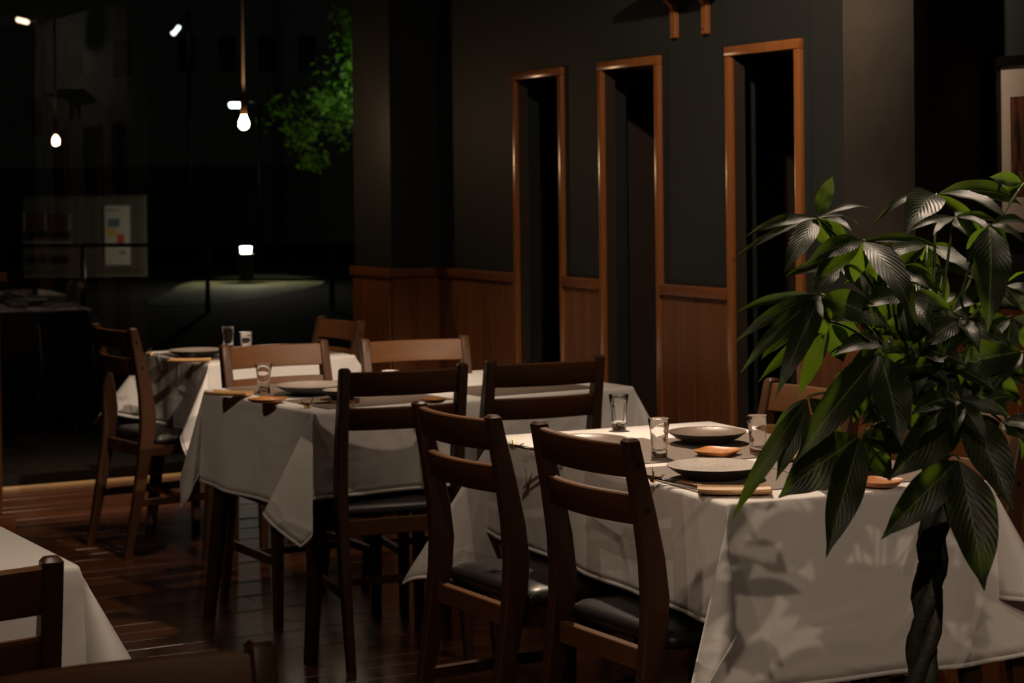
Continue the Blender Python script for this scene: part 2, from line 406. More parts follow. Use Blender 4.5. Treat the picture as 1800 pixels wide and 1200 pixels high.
# ---- ceiling spotlights' housings (out of the frame, they carry the lamps and the added fills)
for k, s_ in enumerate(SPOTS):
    loc = Vector(s_[1]); aim = (Vector(s_[2])-loc).normalized()
    t = thing('ceiling_spotlight', ['black ceiling spotlight at the left, aimed at the flank of the nearest table', 'added fill light in a black housing left of the nearest table, level with its middle', 'black ceiling spotlight above the far end of the nearest table',
        'black ceiling spotlight near the plastered column aimed at the middle table', 'black ceiling spotlight right above the dark chairs of the middle table', 'added fill light in a black housing before the nearest table, brightening the two facing chair backs', 'black ceiling spotlight above the window table',
        'black ceiling spotlight on the left side aimed at the window end of the room', 'black ceiling spotlight above the table at the left edge', 'black ceiling spotlight above the viewer aimed past the plant',
        'black ceiling spotlight behind the viewer and right of it', 'added fill light in a black housing behind the viewer, rightmost of the three aimed at the leaf shadowed cloth', 'black ceiling spotlight just beyond the potted plant', 'black ceiling spotlight washing the plastered column', 'added fill light in a black housing before the chair at the bottom picture edge', 'black ceiling spotlight over the floor strip by the window'][k], 'spotlight', loc, 0, 'ceiling spotlights')
    def can(bm, aim=aim):
        u = aim.orthogonal().normalized(); v = aim.cross(u)
        def ring(o, r): return [o+(u*math.cos(2*PI*q/20)+v*math.sin(2*PI*q/20))*r for q in range(20)]
        rs = [ring(-aim*.05, .03), ring(-aim*.05, .044), ring(aim*.03, .046), ring(aim*.03, .042), ring(-aim*.03, .036)]
        rv = [[bm.verts.new(p) for p in r_] for r_ in rs]
        for p, q in zip(rv, rv[1:]):
            for i in range(20): bm.faces.new((p[i], p[(i+1) % 20], q[(i+1) % 20], q[i]))
    obj('housing', can, M['black'], t, True, 40)
    obj('stem', lambda bm: tube(bm, [(0, 0, ZC-loc.z), tuple(-aim*.046)], .006), M['black'], t, True)
    obj('ceiling_rose', lambda bm: lathe(bm, [(0, ZC-loc.z-.012), (.04, ZC-loc.z-.012), (.04, ZC-loc.z), (0, ZC-loc.z)], 24), M['black'], t, True, 40)

# ---- pendant bulb over the window table
bp = Vector((2.71, 7.49, 1.618))
pen = thing('pendant_lamp', 'bare glowing bulb hanging on a long pale cord above the window table', 'lamp', bp)
obj('cord', lambda bm: tube(bm, [(0, 0, .12), (0, 0, ZC-bp.z)], .0062, 10), M['rubber'], pen, True)
obj('socket', lambda bm: lathe(bm, [(0, .034), (.012, .034), (.0135, .04), (.0135, .09), (.0095, .105), (.006, .125), (0, .125)], 20), plain('brass_socket', (.36, .20, .09), .4, .7), pen, True, 40)
obj('bulb', lambda bm: lathe(bm, [(0, -.027), (.010, -.0255), (.0185, -.018), (.0225, -.006), (.0215, .006), (.016, .020), (.0118, .030), (.011, .036), (0, .036)], 24), emit('bulb_glow', (1, .62, .34), 150), pen, True)
# ================================================================== FURNITURE
def make_chair():
    root = thing('dining_chair', 'dark dining chair', 'chair')
    prof = [(0, -.262, .030), (.12, -.236, .035), (.25, -.211, .041), (.37, -.190, .049), (.45, -.178, .056), (.52, -.174, .058), (.60, -.181, .053), (.70, -.199, .044), (.78, -.217, .037), (.842, -.230, .032)]
    def yat(z):
        for (z0, y0, d0), (z1, y1, d1) in zip(prof, prof[1:]):
            if z <= z1: t = (z-z0)/(z1-z0); return y0+(y1-y0)*t, d0+(d1-d0)*t
        return prof[-1][1:]
    HW = .175; PW = .030
    for s in (-1, 1):
        def post(bm):
            secs = []
            for z, y, d in prof:
                w = PW*(.8+.2*min(1, z/.4))/2; c = s*HW; b = .0035
                secs.append([(c-w+b, y-d/2, z), (c+w-b, y-d/2, z), (c+w, y-d/2+b, z), (c+w, y+d/2-b, z), (c+w-b, y+d/2, z), (c-w+b, y+d/2, z), (c-w, y+d/2-b, z), (c-w, y-d/2+b, z)])
            z, y, d = prof[-1]; w = PW/2-.005; c = s*HW; dd = d/2-.006; zz = z+.006
            secs.append([(c-w+.003, y-dd, zz), (c+w-.003, y-dd, zz), (c+w, y-dd+.003, zz), (c+w, y+dd-.003, zz), (c+w-.003, y+dd, zz), (c-w+.003, y+dd, zz), (c-w, y+dd-.003, zz), (c-w, y-dd+.003, zz)])
            sweep(bm, secs)
        p = obj('back_post', post, M['chair'], root, True, 35)
        for z in (.795, .70):
            y, d = yat(z)
            obj('dowel_plug', lambda bm: tube(bm, [(s*(HW+PW/2-.004), y, z), (s*(HW+PW/2+.0015), y, z)], .0055, 12), M['lacquer'], p, True, 40)
        def fleg(bm):
            c = s*.168; secs = []
            for z, w in ((0, .013), (.37, .0175), (.41, .0175)):
                y = .178; b = .003
                secs.append([(c-w+b, y-w, z), (c+w-b, y-w, z), (c+w, y-w+b, z), (c+w, y+w-b, z), (c+w-b, y+w, z), (c-w+b, y+w, z), (c-w, y+w-b, z), (c-w, y-w+b, z)])
            sweep(bm, secs)
        obj('front_leg', fleg, M['chair'], root, True, 35)
        obj('side_apron', lambda bm: box(bm, s*.170-.010, s*.170+.010, -.162, .165, .368, .412, .002), M['chair'], root)
        obj('side_stretcher', lambda bm: box(bm, s*.168-.008, s*.168+.008, -.214, .168, .185, .213, .003), M['chair'], root)
    def rail(z0, z1, bow):
        def fn(bm):
            n = 12; secs = []; x1 = HW-PW/2+.002
            for k in range(n+1):
                x = -x1+2*x1*k/n; o = -bow*(1-(x/x1)**2); th = .011; ring = []
                for z, q in ((z0, -1), (z1, -1), (z1, 1), (z0, 1)):
                    y, d = yat(z); zz = z+(-.0 if z == z0 else 0)
                    ring.append((x, y+o+q*th, zz))
                b = .003; (xa, ya, za), (xb, yb, zb), (xc, yc, zc), (xd, yd, zd) = ring
                secs.append([(xa, ya, za+b), (xb, yb, zb-b), (xb, yb+b, zb), (xc, yc-b, zc), (xc, yc, zc-b), (xd, yd, zd+b), (xd, yd-b, zd), (xa, ya+b, za)])
            sweep(bm, secs)
        return fn
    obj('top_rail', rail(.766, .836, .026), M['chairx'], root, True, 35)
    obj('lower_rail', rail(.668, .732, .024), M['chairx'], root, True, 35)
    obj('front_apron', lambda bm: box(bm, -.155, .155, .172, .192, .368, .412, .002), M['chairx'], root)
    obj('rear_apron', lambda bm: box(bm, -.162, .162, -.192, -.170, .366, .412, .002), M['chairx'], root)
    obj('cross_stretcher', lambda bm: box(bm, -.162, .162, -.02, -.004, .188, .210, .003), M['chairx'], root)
    def seat(bm):
        def ring(hx, y0, y1, z, r=.03):
            pts = []
            for cx, cy, a0 in ((hx-r, y1-r, 0), (-hx+r, y1-r, 90), (-hx+r, y0+r, 180), (hx-r, y0+r, 270)):
                for k in range(5):
                    a = R(a0+k*22.5); pts.append((cx+r*math.cos(a), cy+r*math.sin(a), z))
            return pts
        sweep(bm, [ring(.186, -.150, .205, .413), ring(.192, -.154, .211, .418), ring(.194, -.156, .213, .428), ring(.190, -.152, .209, .440), ring(.178, -.140, .197, .449), ring(.13, -.09, .15, .4555), ring(.06, -.03, .08, .458)])
    obj('seat', seat, M['leather'], root, True, 60)
    return root
chair0 = make_chair()
CH = [  # back-top midpoint x,y ; heading (0 = sitter looks along +Y)
    ((2.085, 7.22), -90+7, 'dark chair with its back to the left, at the window table on the left'),
    ((2.945, 7.07), 90+3, 'far chair by the column, its lit inner back rail showing beyond the window table'),
    ((2.31, 6.12), 180+2, 'lit wooden chair behind the middle table, left of the two facing us'),
    ((2.785, 6.04), 180-8, 'lit wooden chair behind the middle table, right of the two facing us'),
    ((2.31, 5.085), -7, 'dark chair before the middle table, left one with seat over its white cloth'),
    ((2.765, 5.08), -5, 'dark chair before the right end of the middle table'),
    ((1.972, 4.062), -90+3, 'dark chair at the left flank of the nearest table, farther of the pair'),
    ((2.022, 3.555), -90+3, 'dark chair at the left flank of the nearest table, nearer of the pair'),
    ((2.965, 4.04), 90, 'chair beyond the nearest table, its brown back partly behind the plant leaves at left'),
    ((2.955, 3.44), 90+2, 'chair beyond the nearest table, its lit back rail showing right of the plant trunk'),
    ((.520, 2.735), -3, 'dark chair at the left picture edge before the corner table'),
    ((.595, 2.105), 180-2, 'brown chair whose top rail just shows at the bottom picture edge'),
]
for i, ((x, y), h, lab) in enumerate(CH):
    c = chair0 if i == 0 else copy_tree(chair0)
    a = R(h); c.rotation_euler = (0, 0, a)
    c.location = (x-.23*math.sin(a), y+.23*math.cos(a), 0)
    tag(c, lab, 'chair', 'dark wooden dining chairs with black seats')

def make_table(label, cloth_label, corner, rot, LX, LY, drop=(.33, .255), seed=1, k=(1.35, 1.35, 1.35, 1.35), wave=.006, swing=(0, 0, 0, 0), loops={}, group='restaurant tables under white cloths'):
    """corner: front left corner; rot in degrees; LX, LY: top; drop = (over the x ends, over the y sides)"""
    a = R(rot); ex = Vector((math.cos(a), math.sin(a), 0)); ey = Vector((-math.sin(a), math.cos(a), 0))
    c = Vector((corner[0], corner[1], 0))+ex*LX/2+ey*LY/2
    t = thing('dining_table', label, 'table', c, a, group)
    hx, hy = LX/2, LY/2
    bx('tabletop', (-hx+.004, hx-.004, -hy+.004, hy-.004, .690, .7175), M['leg'], t, .003)
    bx('apron', (-hx+.06, hx-.06, -hy+.06, hy-.06, .62, .690), M['leg'], t)
    for sx in (-1, 1):
        for sy in (-1, 1):
            def leg(bm):
                x, y = sx*(hx-.055), sy*(hy-.055)
                sweep(bm, [[(x+w*math.cos(2*PI*q/16), y+w*math.sin(2*PI*q/16), z) for q in range(16)] for z, w, x, y in ((0, .020, sx*(hx+.010), sy*(hy-.02)), (.3, .026, sx*(hx-.020), sy*(hy-.036)), (.690, .031, x, y))])
            obj('leg', leg, M['leg'], t, True, 40)
    # ---- the draped cloth, lying on the table: a thing of its own
    rr = random.Random(seed); TZ = .7195; BR = .010; arc = BR*PI/2
    ox, oy = drop; NX, NY, ND = max(8, int(LX/.022)), max(8, int(LY/.022)), 18
    ph = [rr.uniform(0, 6.28) for _ in range(12)]
    verts = []; faces = []
    def V(p): verts.append(tuple(p)); return len(verts)-1
    def drop_pt(o, h, tilt, dist):
        if dist < arc:
            q = dist/BR; return o+h*(BR*math.sin(q))+Vector((0, 0, -BR*(1-math.cos(q))))
        dn = (Vector((0, 0, -1))+tilt).normalized()
        return o+h*BR+Vector((0, 0, -BR))+dn*(dist-arc)
    def ds(L_): return [0, arc*.33, arc*.66, arc]+[arc+(L_-arc-.009)*j/ND for j in range(1, ND+1)]+[L_]
    grid = [[V((-hx+LX*i/NX, -hy+LY*j/NY, TZ)) for j in range(NY+1)] for i in range(NX+1)]
    for i in range(NX):
        for j in range(NY): faces.append((grid[i][j], grid[i+1][j], grid[i+1][j+1], grid[i][j+1]))
    HN = [Vector((0, -1, 0)), Vector((1, 0, 0)), Vector((0, 1, 0)), Vector((-1, 0, 0))]
    OV = [oy, ox, oy, ox]
    EDGE = [[grid[i][0] for i in range(NX+1)], [grid[NX][j] for j in range(NY+1)], [grid[i][NY] for i in range(NX, -1, -1)], [grid[0][j] for j in range(NY, -1, -1)]]
    SL = [LX, LY, LX, LY]
    def wav(s_, L_, u, o, p):
        f = min(1, min(s_, L_-s_)/.10); f = f*f*(3-2*f)
        return f*wave*2*(u/o)**1.3*(.55*math.sin(s_*11+p)+.35*math.sin(s_*21+p*1.7)+.30*math.sin(s_*6+p*2.3)+.35)
    sides = []
    for i in range(4):
        idx, h, o, L_ = EDGE[i], HN[i], OV[i], SL[i]; n = len(idx)-1; cols = []
        for q in range(n+1):
            e = Vector(verts[idx[q]]); col = [idx[q]]
            for u in ds(o)[1:]:
                p = drop_pt(e, h, h*.03, u)
                if u > arc: p = p+h*wav(L_*q/n, L_, u, o, ph[i])
                col.append(V(p))
            cols.append(col)
        sides.append(cols)
    strips = []
    for i in range(4):
        strips.append(sides[i])
        h, hn, o, o2 = HN[i], HN[(i+1) % 4], OV[i], OV[(i+1) % 4]
        ci = EDGE[i][-1]; e = Vector(verts[ci]); NF = 44; fan = [sides[i][-1]]; kk = k[i]
        psis = [PI/2*q/NF for q in range(1, NF)]; tip = math.atan2(o2, o)
        near = min(range(len(psis)), key=lambda q: abs(psis[q]-tip)); psis[near] = tip
        cs, sn = math.cos(R(swing[i])), math.sin(R(swing[i]))
        for psi in psis:
            f = psi/(PI/2)
            B = hn*(3*(1-f)**2*f*kk)+h*(3*(1-f)*f*f*kk)
            if i in loops:
                ks = loops[i]
                for (f0, p0, q0), (f1, p1, q1) in zip(ks, ks[1:]):
                    if f0 <= f <= f1:
                        w_ = (f-f0)/(f1-f0); w_ = w_*.5+(w_*w_*(3-2*w_))*.5; B = h*(p0+(p1-p0)*w_)+hn*(q0+(q1-q0)*w_)
            ca, cb = B.dot(hn), B.dot(h); B = hn*(ca*cs-cb*sn)+h*(ca*sn+cb*cs)+(h*(1-f)+hn*f)*.03
            ln = min(o/max(1e-6, math.cos(psi)), o2/max(1e-6, math.sin(psi)))
            hh = (h*(1-f)+hn*f).normalized()
            fan.append([ci]+[V(drop_pt(e, hh, B, u)) for u in ds(ln)[1:]])
        fan.append(sides[(i+1) % 4][0]); strips.append(fan)
    bm = bmesh.new(); hb = bmesh.new()
    bv = [bm.verts.new(v) for v in verts]; hv = {}
    def hvx(i):
        if i not in hv: hv[i] = hb.verts.new(verts[i])
        return hv[i]
    for f in faces: bm.faces.new([bv[i] for i in f])
    for st in strips:
        for ca, cb in zip(st, st[1:]):
            n = len(ca)
            for j in range(n-1):
                q = []
                for v in (ca[j], cb[j], cb[j+1], ca[j+1]):
                    if v not in q: q.append(v)
                try:
                    if j == n-2: hb.faces.new([hvx(v) for v in q])
                    else: bm.faces.new([bv[v] for v in q])
                except ValueError: pass
    bmesh.ops.delete(bm, geom=[v for v in bm.verts if not v.link_faces], context='VERTS')
    cl = finish(bm, 'tablecloth', M['cloth'], None, True)
    cl.location = c; cl.rotation_euler = (0, 0, a)
    tag(cl, cloth_label, 'tablecloth', None, None); cl['group'] = 'white tablecloths'
    sm = cl.modifiers.new('thickness', 'SOLIDIFY'); sm.thickness = .0012; sm.offset = 0
    he = finish(hb, 'hem', M['cloth'], cl, True)
    sm = he.modifiers.new('thickness', 'SOLIDIFY'); sm.thickness = .0030; sm.offset = 0
    return t, (c, a, hx, hy)

T3 = make_table('wooden dining table under the nearest white cloth, behind the potted plant', 'white tablecloth on the nearest table, its front full of leaf shadows',
    (2.190, 3.262), -4, .625, 1.19, drop=(.255, .385), seed=4, k=(1.0, 1.0, 1.2, .85), wave=.006)
T2 = make_table('wooden dining table in the middle with dark round legs under a white cloth', 'white tablecloth on the middle table, its pointed corners hanging above the floor',
    (2.085, 5.215), 4.5, 1.11, .76, drop=(.30, .255), seed=9, k=(1.0, 1.0, .9, 1.4), wave=.007,
    loops={3: [(0, 0, 0), (.10, .22, -.03), (.26, .62, .08), (.50, .16, .30), (.62, .10, .16), (.80, .25, .02), (1, 0, 0)],
           2: [(0, 0, 0), (.22, .02, .05), (.45, -.02, .14), (.58, .14, .15), (.76, .46, .08), (.88, .25, .0), (1, 0, 0)]})
T1 = make_table('small dining table by the window under a white cloth', 'white tablecloth on the small far table by the window',
    (2.335, 6.85), 3, .58, .64, drop=(.27, .27), seed=12, k=(1.3, 1.3, 1.5, 1.3), wave=.012)
T4 = make_table('dining table cut by the lower left picture edge under a white cloth', 'white tablecloth on the table cut by the lower left picture edge',
    (-.32, 3.25), 3, 1.205, .70, drop=(.30, .31), seed=21, k=(1.1, 1.3, 1.3, 1.3), wave=.006)

# ================================================================== TABLEWARE
ZT = .7205                                      # top of the cloth
def placemat(label, tf, x0, x1, y0, y1):
    c, a, hx, hy = tf
    o = bx('placemat', (-(x1-x0)/2, (x1-x0)/2, -(y1-y0)/2, (y1-y0)/2, 0, .0022), M['mat'])
    lx, ly = (x0+x1)/2, (y0+y1)/2
    o.location = (c.x+lx*math.cos(a)-ly*math.sin(a), c.y+lx*math.sin(a)+ly*math.cos(a), ZT); o.rotation_euler = (0, 0, a)
    return tag(o, label, 'placemat', 'woven brown placemats')
c3 = T3[1]; hx, hy = c3[2], c3[3]
placemat('brown woven placemat under the near speckled plate at the front left of the nearest table', c3, -hx+.006, -.008, -hy+.10, -hy+.50)
placemat('brown woven placemat under the far left plate of the nearest table', c3, -hx+.006, -.008, -hy+.56, -hy+.96)
placemat('brown woven placemat at the front right of the nearest table, partly behind leaves', c3, .002, hx-.006, -hy+.06, -hy+.46)
placemat('brown woven placemat under the far right plate of the nearest table', c3, .002, hx-.006, -hy+.52, -hy+.92)
c2 = T2[1]; hx, hy = c2[2], c2[3]
placemat('brown woven placemat on the middle table before the left dark chair', c2, -hx+.05, -hx+.47, -hy+.012, -hy+.30)
placemat('brown woven placemat on the middle table before its right dark chair', c2, .02, .44, -hy+.012, -hy+.30)
placemat('brown woven placemat at the far left of the middle table under the wide plate', c2, -hx+.05, -hx+.47, hy-.32, hy-.03)
c1 = T1[1]; hx, hy = c1[2], c1[3]
placemat('brown woven placemat on the window table at its left', c1, -hx+.01, -.03, -hy+.10, hy-.12)
placemat('brown woven placemat on the window table at its right', c1, .06, hx-.01, -hy+.08, hy-.14)

def make_plate(kind, r):
    p = thing('plate', '', 'plate')
    top = M['plate_rough'] if kind == 'rough' else M['plate_smooth']
    obj('underside', lambda bm: lathe(bm, [(0, .003), (r*.46, .003), (r*.48, 0), (r*.52, 0), (r*.55, .006), (r*.80, .0145), (r*.985, .0270), (r, .0290), (r*.995, .0300)], 56), M['plate_under'], p, True, 60)
    obj('face', lambda bm: lathe(bm, [(r*.995, .0300), (r*.975, .0305), (r*.93, .0275), (r*.80, .0215), (r*.6, .0170), (r*.3, .0150), (0, .0145)] if kind != 'rough' else
        [(r*.995, .0300), (r*.975, .0305), (r*.9, .0285), (r*.75, .0250), (r*.5, .0215), (r*.25, .0205), (0, .0200)], 56), top, p, True, 60)
    return p
protos = {}
def plate(kind, r, pos, label, z=ZT+.0022):
    key = (kind, r)
    o = copy_tree(protos[key]) if key in protos else make_plate(kind, r)
    protos.setdefault(key, o)
    o.location = (pos.x, pos.y, z); tag(o, label, 'plate', 'stoneware plates')
ZP = .753
plate('smooth', .103, at(1030, 771, ZP), 'smooth brown stoneware plate behind the back of the nearest dark chair')
plate('rough', .103, at(1256, 816, ZP), 'grainy grey stoneware plate at the front left of the nearest table')
plate('smooth', .096, at(1243, 757, ZP), 'brown stoneware plate between two tumblers at the far side of the nearest table')
plate('rough', .103, at(1482, 802, ZP), 'grey stoneware plate half hidden behind the plant leaves')
plate('rough', .108, at(547, 675, ZP), 'wide grey stoneware plate on the middle table behind the short tumbler')
plate('rough', .104, at(345, 614, ZP), 'grey stoneware plate on the left of the window table')
plate('rough', .100, at(486, 608, ZP), 'grey stoneware plate on the right of the window table')
plate('rough', .060, at(602, 686, .75), 'small grey plate on the middle table partly behind the dark chair post')
plate('rough', .096, at(735, 668, ZP), 'grey plate on the middle table hidden mostly behind the dark chair back')

def make_glass(h=.090, rt=.0262, rb=.0190):
    t = h/.090
    prof = [(0, 0), (rb*.93, 0), (rb, .002), (rb*.99, h*.18), (rb*1.02, h*.42), (rb+(rt-rb)*.38, h*.70), (rt, h*.985), (rt-.0006, h), (rt-.0018, h), (rt-.0022, h*.985), (rb+(rt-rb)*.38-.0024, h*.70), (rb*1.02-.0026, h*.42), (rb*.80, h*.22), (rb*.45, h*.175), (0, h*.17)]
    return obj('glass_tumbler', lambda bm: lathe(bm, prof, 40), M['glass'], None, True, 50)
g0 = None; g1 = None
def glass(pos, label, short=False, scale=1):
    global g0, g1
    if short:
        g1 = make_glass(.062, .0285, .0215) if g1 is None else g1.copy(); o = g1
    else:
        g0 = make_glass() if g0 is None else g0.copy(); o = g0
    if not o.users_collection: COL.objects.link(o)
    o.scale = (scale,)*3
    o.location = (pos.x, pos.y, ZT+.0024); tag(o, label, 'glass', 'flared clear glass tumblers')
ZG = .723
glass(at(1159, 803, ZG), 'flared clear tumbler in front of the far brown plate on the nearest table')
glass(at(1088, 754, ZG), 'flared clear tumbler by the dark chair corner at the far left of the nearest table')
glass(at(1332, 797, ZG), 'flared clear tumbler with its right side behind a leaf tip')
glass(at(1447, 857, ZG), 'clear tumbler whose foot alone shows beneath a drooping leaf')
glass(at(464, 691, ZG), 'flared clear tumbler at the left end of the middle table', scale=1.02)
glass(at(686, 690, ZG), 'short frosty looking tumbler behind the dark chair on the middle table', True, 1.1)
glass(at(401, 616, ZG), 'clear tumbler in the middle of the window table, taller of the two', scale=1.05)
glass(at(433, 625, ZG), 'clear tumbler on the window table nearer us, before the right plate', scale=1.0)

def boat_tray(pos, rot, label, L_=.135, w=.062):
    def fn(bm):
        prof = [(-1, .0085), (-.88, .0040), (-.6, .0015), (0, .0006), (.6, .0015), (.88, .0040), (1, .0085)]
        secs = []
        for k in range(9):
            x = -L_/2+L_*k/8; e = abs(k/4-1)**3; ww = w/2*(1-.10*e); z0 = .002*e
            ring = [(x, p*ww, z+z0) for p, z in prof]+[(x, p*ww*.97, z+z0+.0042) for p, z in reversed(prof)]
            secs.append(ring)
        sweep(bm, secs)
    o = obj('wooden_tray', fn, M['tray'], None, True, 40, (pos.x, pos.y, ZT+.0018), R(rot))
    return tag(o, label, 'tray', 'boat shaped towel trays')
def square_dish(pos, rot, label, s=.088):
    def fn(bm):
        n = 10; h = s/2
        def sup(r, z, cr=.22):
            pts = []
            for q in range(32):
                a = 2*PI*q/32; c_, s_ = math.cos(a), math.sin(a); m = (abs(c_)**6+abs(s_)**6)**(-1/6)
                pts.append((r*m*c_, r*m*s_, z+.0022*(m-1)*2))
            return pts
        sweep(bm, [sup(h*.60, 0), sup(h*.78, .0015), sup(h*.97, .0095), sup(h, .012), sup(h*.97, .0132), sup(h*.86, .0105), sup(h*.6, .0072), sup(h*.2, .0062)])
    o = obj('square_dish', fn, M['dish'], None, True, 45, (pos.x, pos.y, ZT+.0022), R(rot))
    return tag(o, label, 'dish', 'square orange wood dishes')
boat_tray(at(1291, 861, .73), -32, 'pale boat shaped wooden tray at the front corner of the nearest table', .150, .076)
boat_tray(at(403, 691, .73), -50, 'boat shaped wooden tray at the left end of the middle table', .145, .062)
boat_tray(at(333, 633, .73), -28, 'boat shaped wooden tray on the front edge of the window table', .15, .062)
boat_tray(at(1420, 803, .73), -25, 'boat shaped wooden tray mostly behind leaves on the nearest table', .14)
square_dish(at(1261, 794, .73), 33, 'square orange dish behind the grainy plate on the nearest table', .094)
square_dish(at(1547, 848, .73), 28, 'square orange dish at the front edge of the nearest table right of the drooping leaf', .086)
square_dish(at(470, 703, .73), 30, 'square orange dish before the tumbler on the middle table', .096)
square_dish(at(762, 704, .73), 10, 'orange dish edge showing through the gap of the dark chair back', .06)

def make_crane():
    def fn(bm):
        def tri(*p): bm.faces.new([bm.verts.new(q) for q in p])
        b = .008
        # body : a folded boat with two wings, a neck with beak and a tail
        bot = [(-.012, 0, 0), (0, -.006, 0), (.012, 0, 0), (0, .006, 0)]; top = [(-.016, 0, .010), (0, -.009, .007), (.016, 0, .010), (0, .009, .007)]
        B = [bm.verts.new(p) for p in bot]; T = [bm.verts.new(p) for p in top]
        for k in range(4): bm.faces.new((B[k], B[(k+1) % 4], T[(k+1) % 4], T[k]))
        bm.faces.new(B[::-1]); bm.faces.new(T)
        def blade(a, b_, c, th=.0012):
            a, b_, c = Vector(a), Vector(b_), Vector(c); n = (b_-a).cross(c-a).normalized()*th
            u = [bm.verts.new(p+n) for p in (a, b_, c)]; d = [bm.verts.new(p-n) for p in (a, b_, c)]
            bm.faces.new(u); bm.faces.new(d[::-1])
            for k in range(3): bm.faces.new((u[k], d[k], d[(k+1) % 3], u[(k+1) % 3]))
        blade((-.008, -.006, .006), (.008, -.006, .006), (.0, -.026, .016)); blade((-.008, .006, .006), (.008, .006, .006), (.0, .026, .016))
        blade((.010, 0, .006), (.017, 0, .008), (.024, 0, .030)); blade((.0215, 0, .030), (.0245, 0, .027), (.034, 0, .025))
        blade((-.010, 0, .006), (-.017, 0, .008), (-.028, 0, .028))
    return obj('crane_chopstick_rest', fn, M['gold'])
cr0 = None
def crane(pos, rot, label, sc=1.0):
    global cr0
    o = make_crane() if cr0 is None else cr0.copy()
    if cr0 is not None: COL.objects.link(o)
    cr0 = cr0 or o
    o.location = (pos.x, pos.y, ZT+.0024); o.rotation_euler = (0, 0, R(rot)); o.scale = (sc,)*3
    tag(o, label, 'chopstick rest', 'gold folded crane chopstick rests')
M['glitter'] = mottled('mosaic_lacquer', (.012, .006, .005), (.20, .085, .04), 300, .18, .5, .002)
def chopstick(p0, p1, off, label):
    p0 = Vector((p0.x, p0.y, ZT+.013)); p1 = Vector((p1.x, p1.y, ZT+.0072)); d = (p1-p0); n = Vector((-d.y, d.x, 0)).normalized()*off
    o = thing('chopstick', label, 'chopstick', p0+n, 0, 'dark lacquered chopsticks')
    m = d*.5
    obj('shaft', lambda bm: tube(bm, [(0, 0, 0), tuple(m)], [.0018, .0030], 8), M['lacquer'], o, True)
    obj('handle', lambda bm: tube(bm, [tuple(m), tuple(d)], [.0031, .0040], 8), M['glitter'], o, True)
cA = at(1148, 840, .731); crane(cA, 62, 'gold crane rest right of the nearest dark chair post', .95)
dA = Vector((.045, -.185, 0)); aA = cA+Vector((-.006, .02, 0))
chopstick(aA, aA+dA, -.005, 'dark lacquered chopstick on the nearest table, left one of its pair')
chopstick(aA, aA+dA, .0055, 'dark lacquered chopstick on the nearest table, right one of its pair')
cB = at(903, 784, .731); crane(cB, 55, 'gold crane rest seen between the two nearest dark chairs', .95)
aB = cB+Vector((-.006, .02, 0))
chopstick(aB, aB+dA, -.005, 'dark chopstick between the two nearest chairs, left one of its pair'); chopstick(aB, aB+dA, .0055, 'dark chopstick between the two nearest chairs, right one of its pair')
cC = at(540, 711, .731); crane(cC, 20, 'gold crane rest on the middle table left of the dark chair', .95)
cD = at(614, 711, .731); crane(cD, 100, 'gold crane rest seen through the slot of the dark chair back at the middle table', .85)
aD = cC+Vector((-.02, .004, 0)); dD = Vector((.19, .02, 0))
chopstick(aD, aD+dD, -.005, 'dark chopstick beside the gold crane on the middle table, nearer one'); chopstick(aD, aD+dD, .0055, 'dark chopstick beside the gold crane on the middle table, farther one')
crane(at(262, 622, .731), 60, 'gold crane rest at the left edge of the window table')
aE = at(270, 622, .731); dE = Vector((.05, -.18, 0))
chopstick(aE, aE+dE, 0, 'dark chopstick at the left edge of the window table')
crane(at(562, 617, .731), -60, 'gold crane rest at the right edge of the window table')
def towel(bm):
    secs = []
    for k in range(7):
        x = -.030+.060*k/6; rr_ = .0105*(1 if 0 < k < 6 else .82)
        secs.append([(x, rr_*math.cos(2*PI*q/14)*1.15, .0105+rr_*math.sin(2*PI*q/14)) for q in range(14)])
    sweep(bm, secs)
p = at(417, 617, .731)
tag(obj('rolled_towel', towel, M['white'], None, True, 50, (p.x, p.y, ZT+.002), R(-10)), 'small rolled white towel between the tumblers of the window table', 'towel')

# ================================================================== ON THE RIGHT WALL
sh = thing('wall_shelf', 'dark shelf on curved wooden brackets above the slot doorways', 'shelf', (XW, 5.25, 1.98))
bx('shelf_board', (-.17, 0, -.24, .24, 0, .022), M['leg'], sh, .002)
for y in (.117, -.066):
    def brk(bm, y=y):
        box(bm, -.018, 0, y-.0145, y+.0145, -.155, 0, .002)
        pts = [(-.012, -.062), (-.022, -.042), (-.045, -.022), (-.095, -.010), (-.15, 0)]
        secs = [[(x-.004, y-.012, z-.009), (x-.004, y+.012, z-.009), (x+.006, y+.012, z+.007), (x+.006, y-.012, z+.007)] for x, z in pts]
        sweep(bm, secs)
    b_ = obj('bracket', brk, M['casing'], sh)
    obj('screw', lambda bm: tube(bm, [(-.0205, y, -.138), (-.0175, y, -.138)], .0042, 12), M['steel'], b_, True, 40)

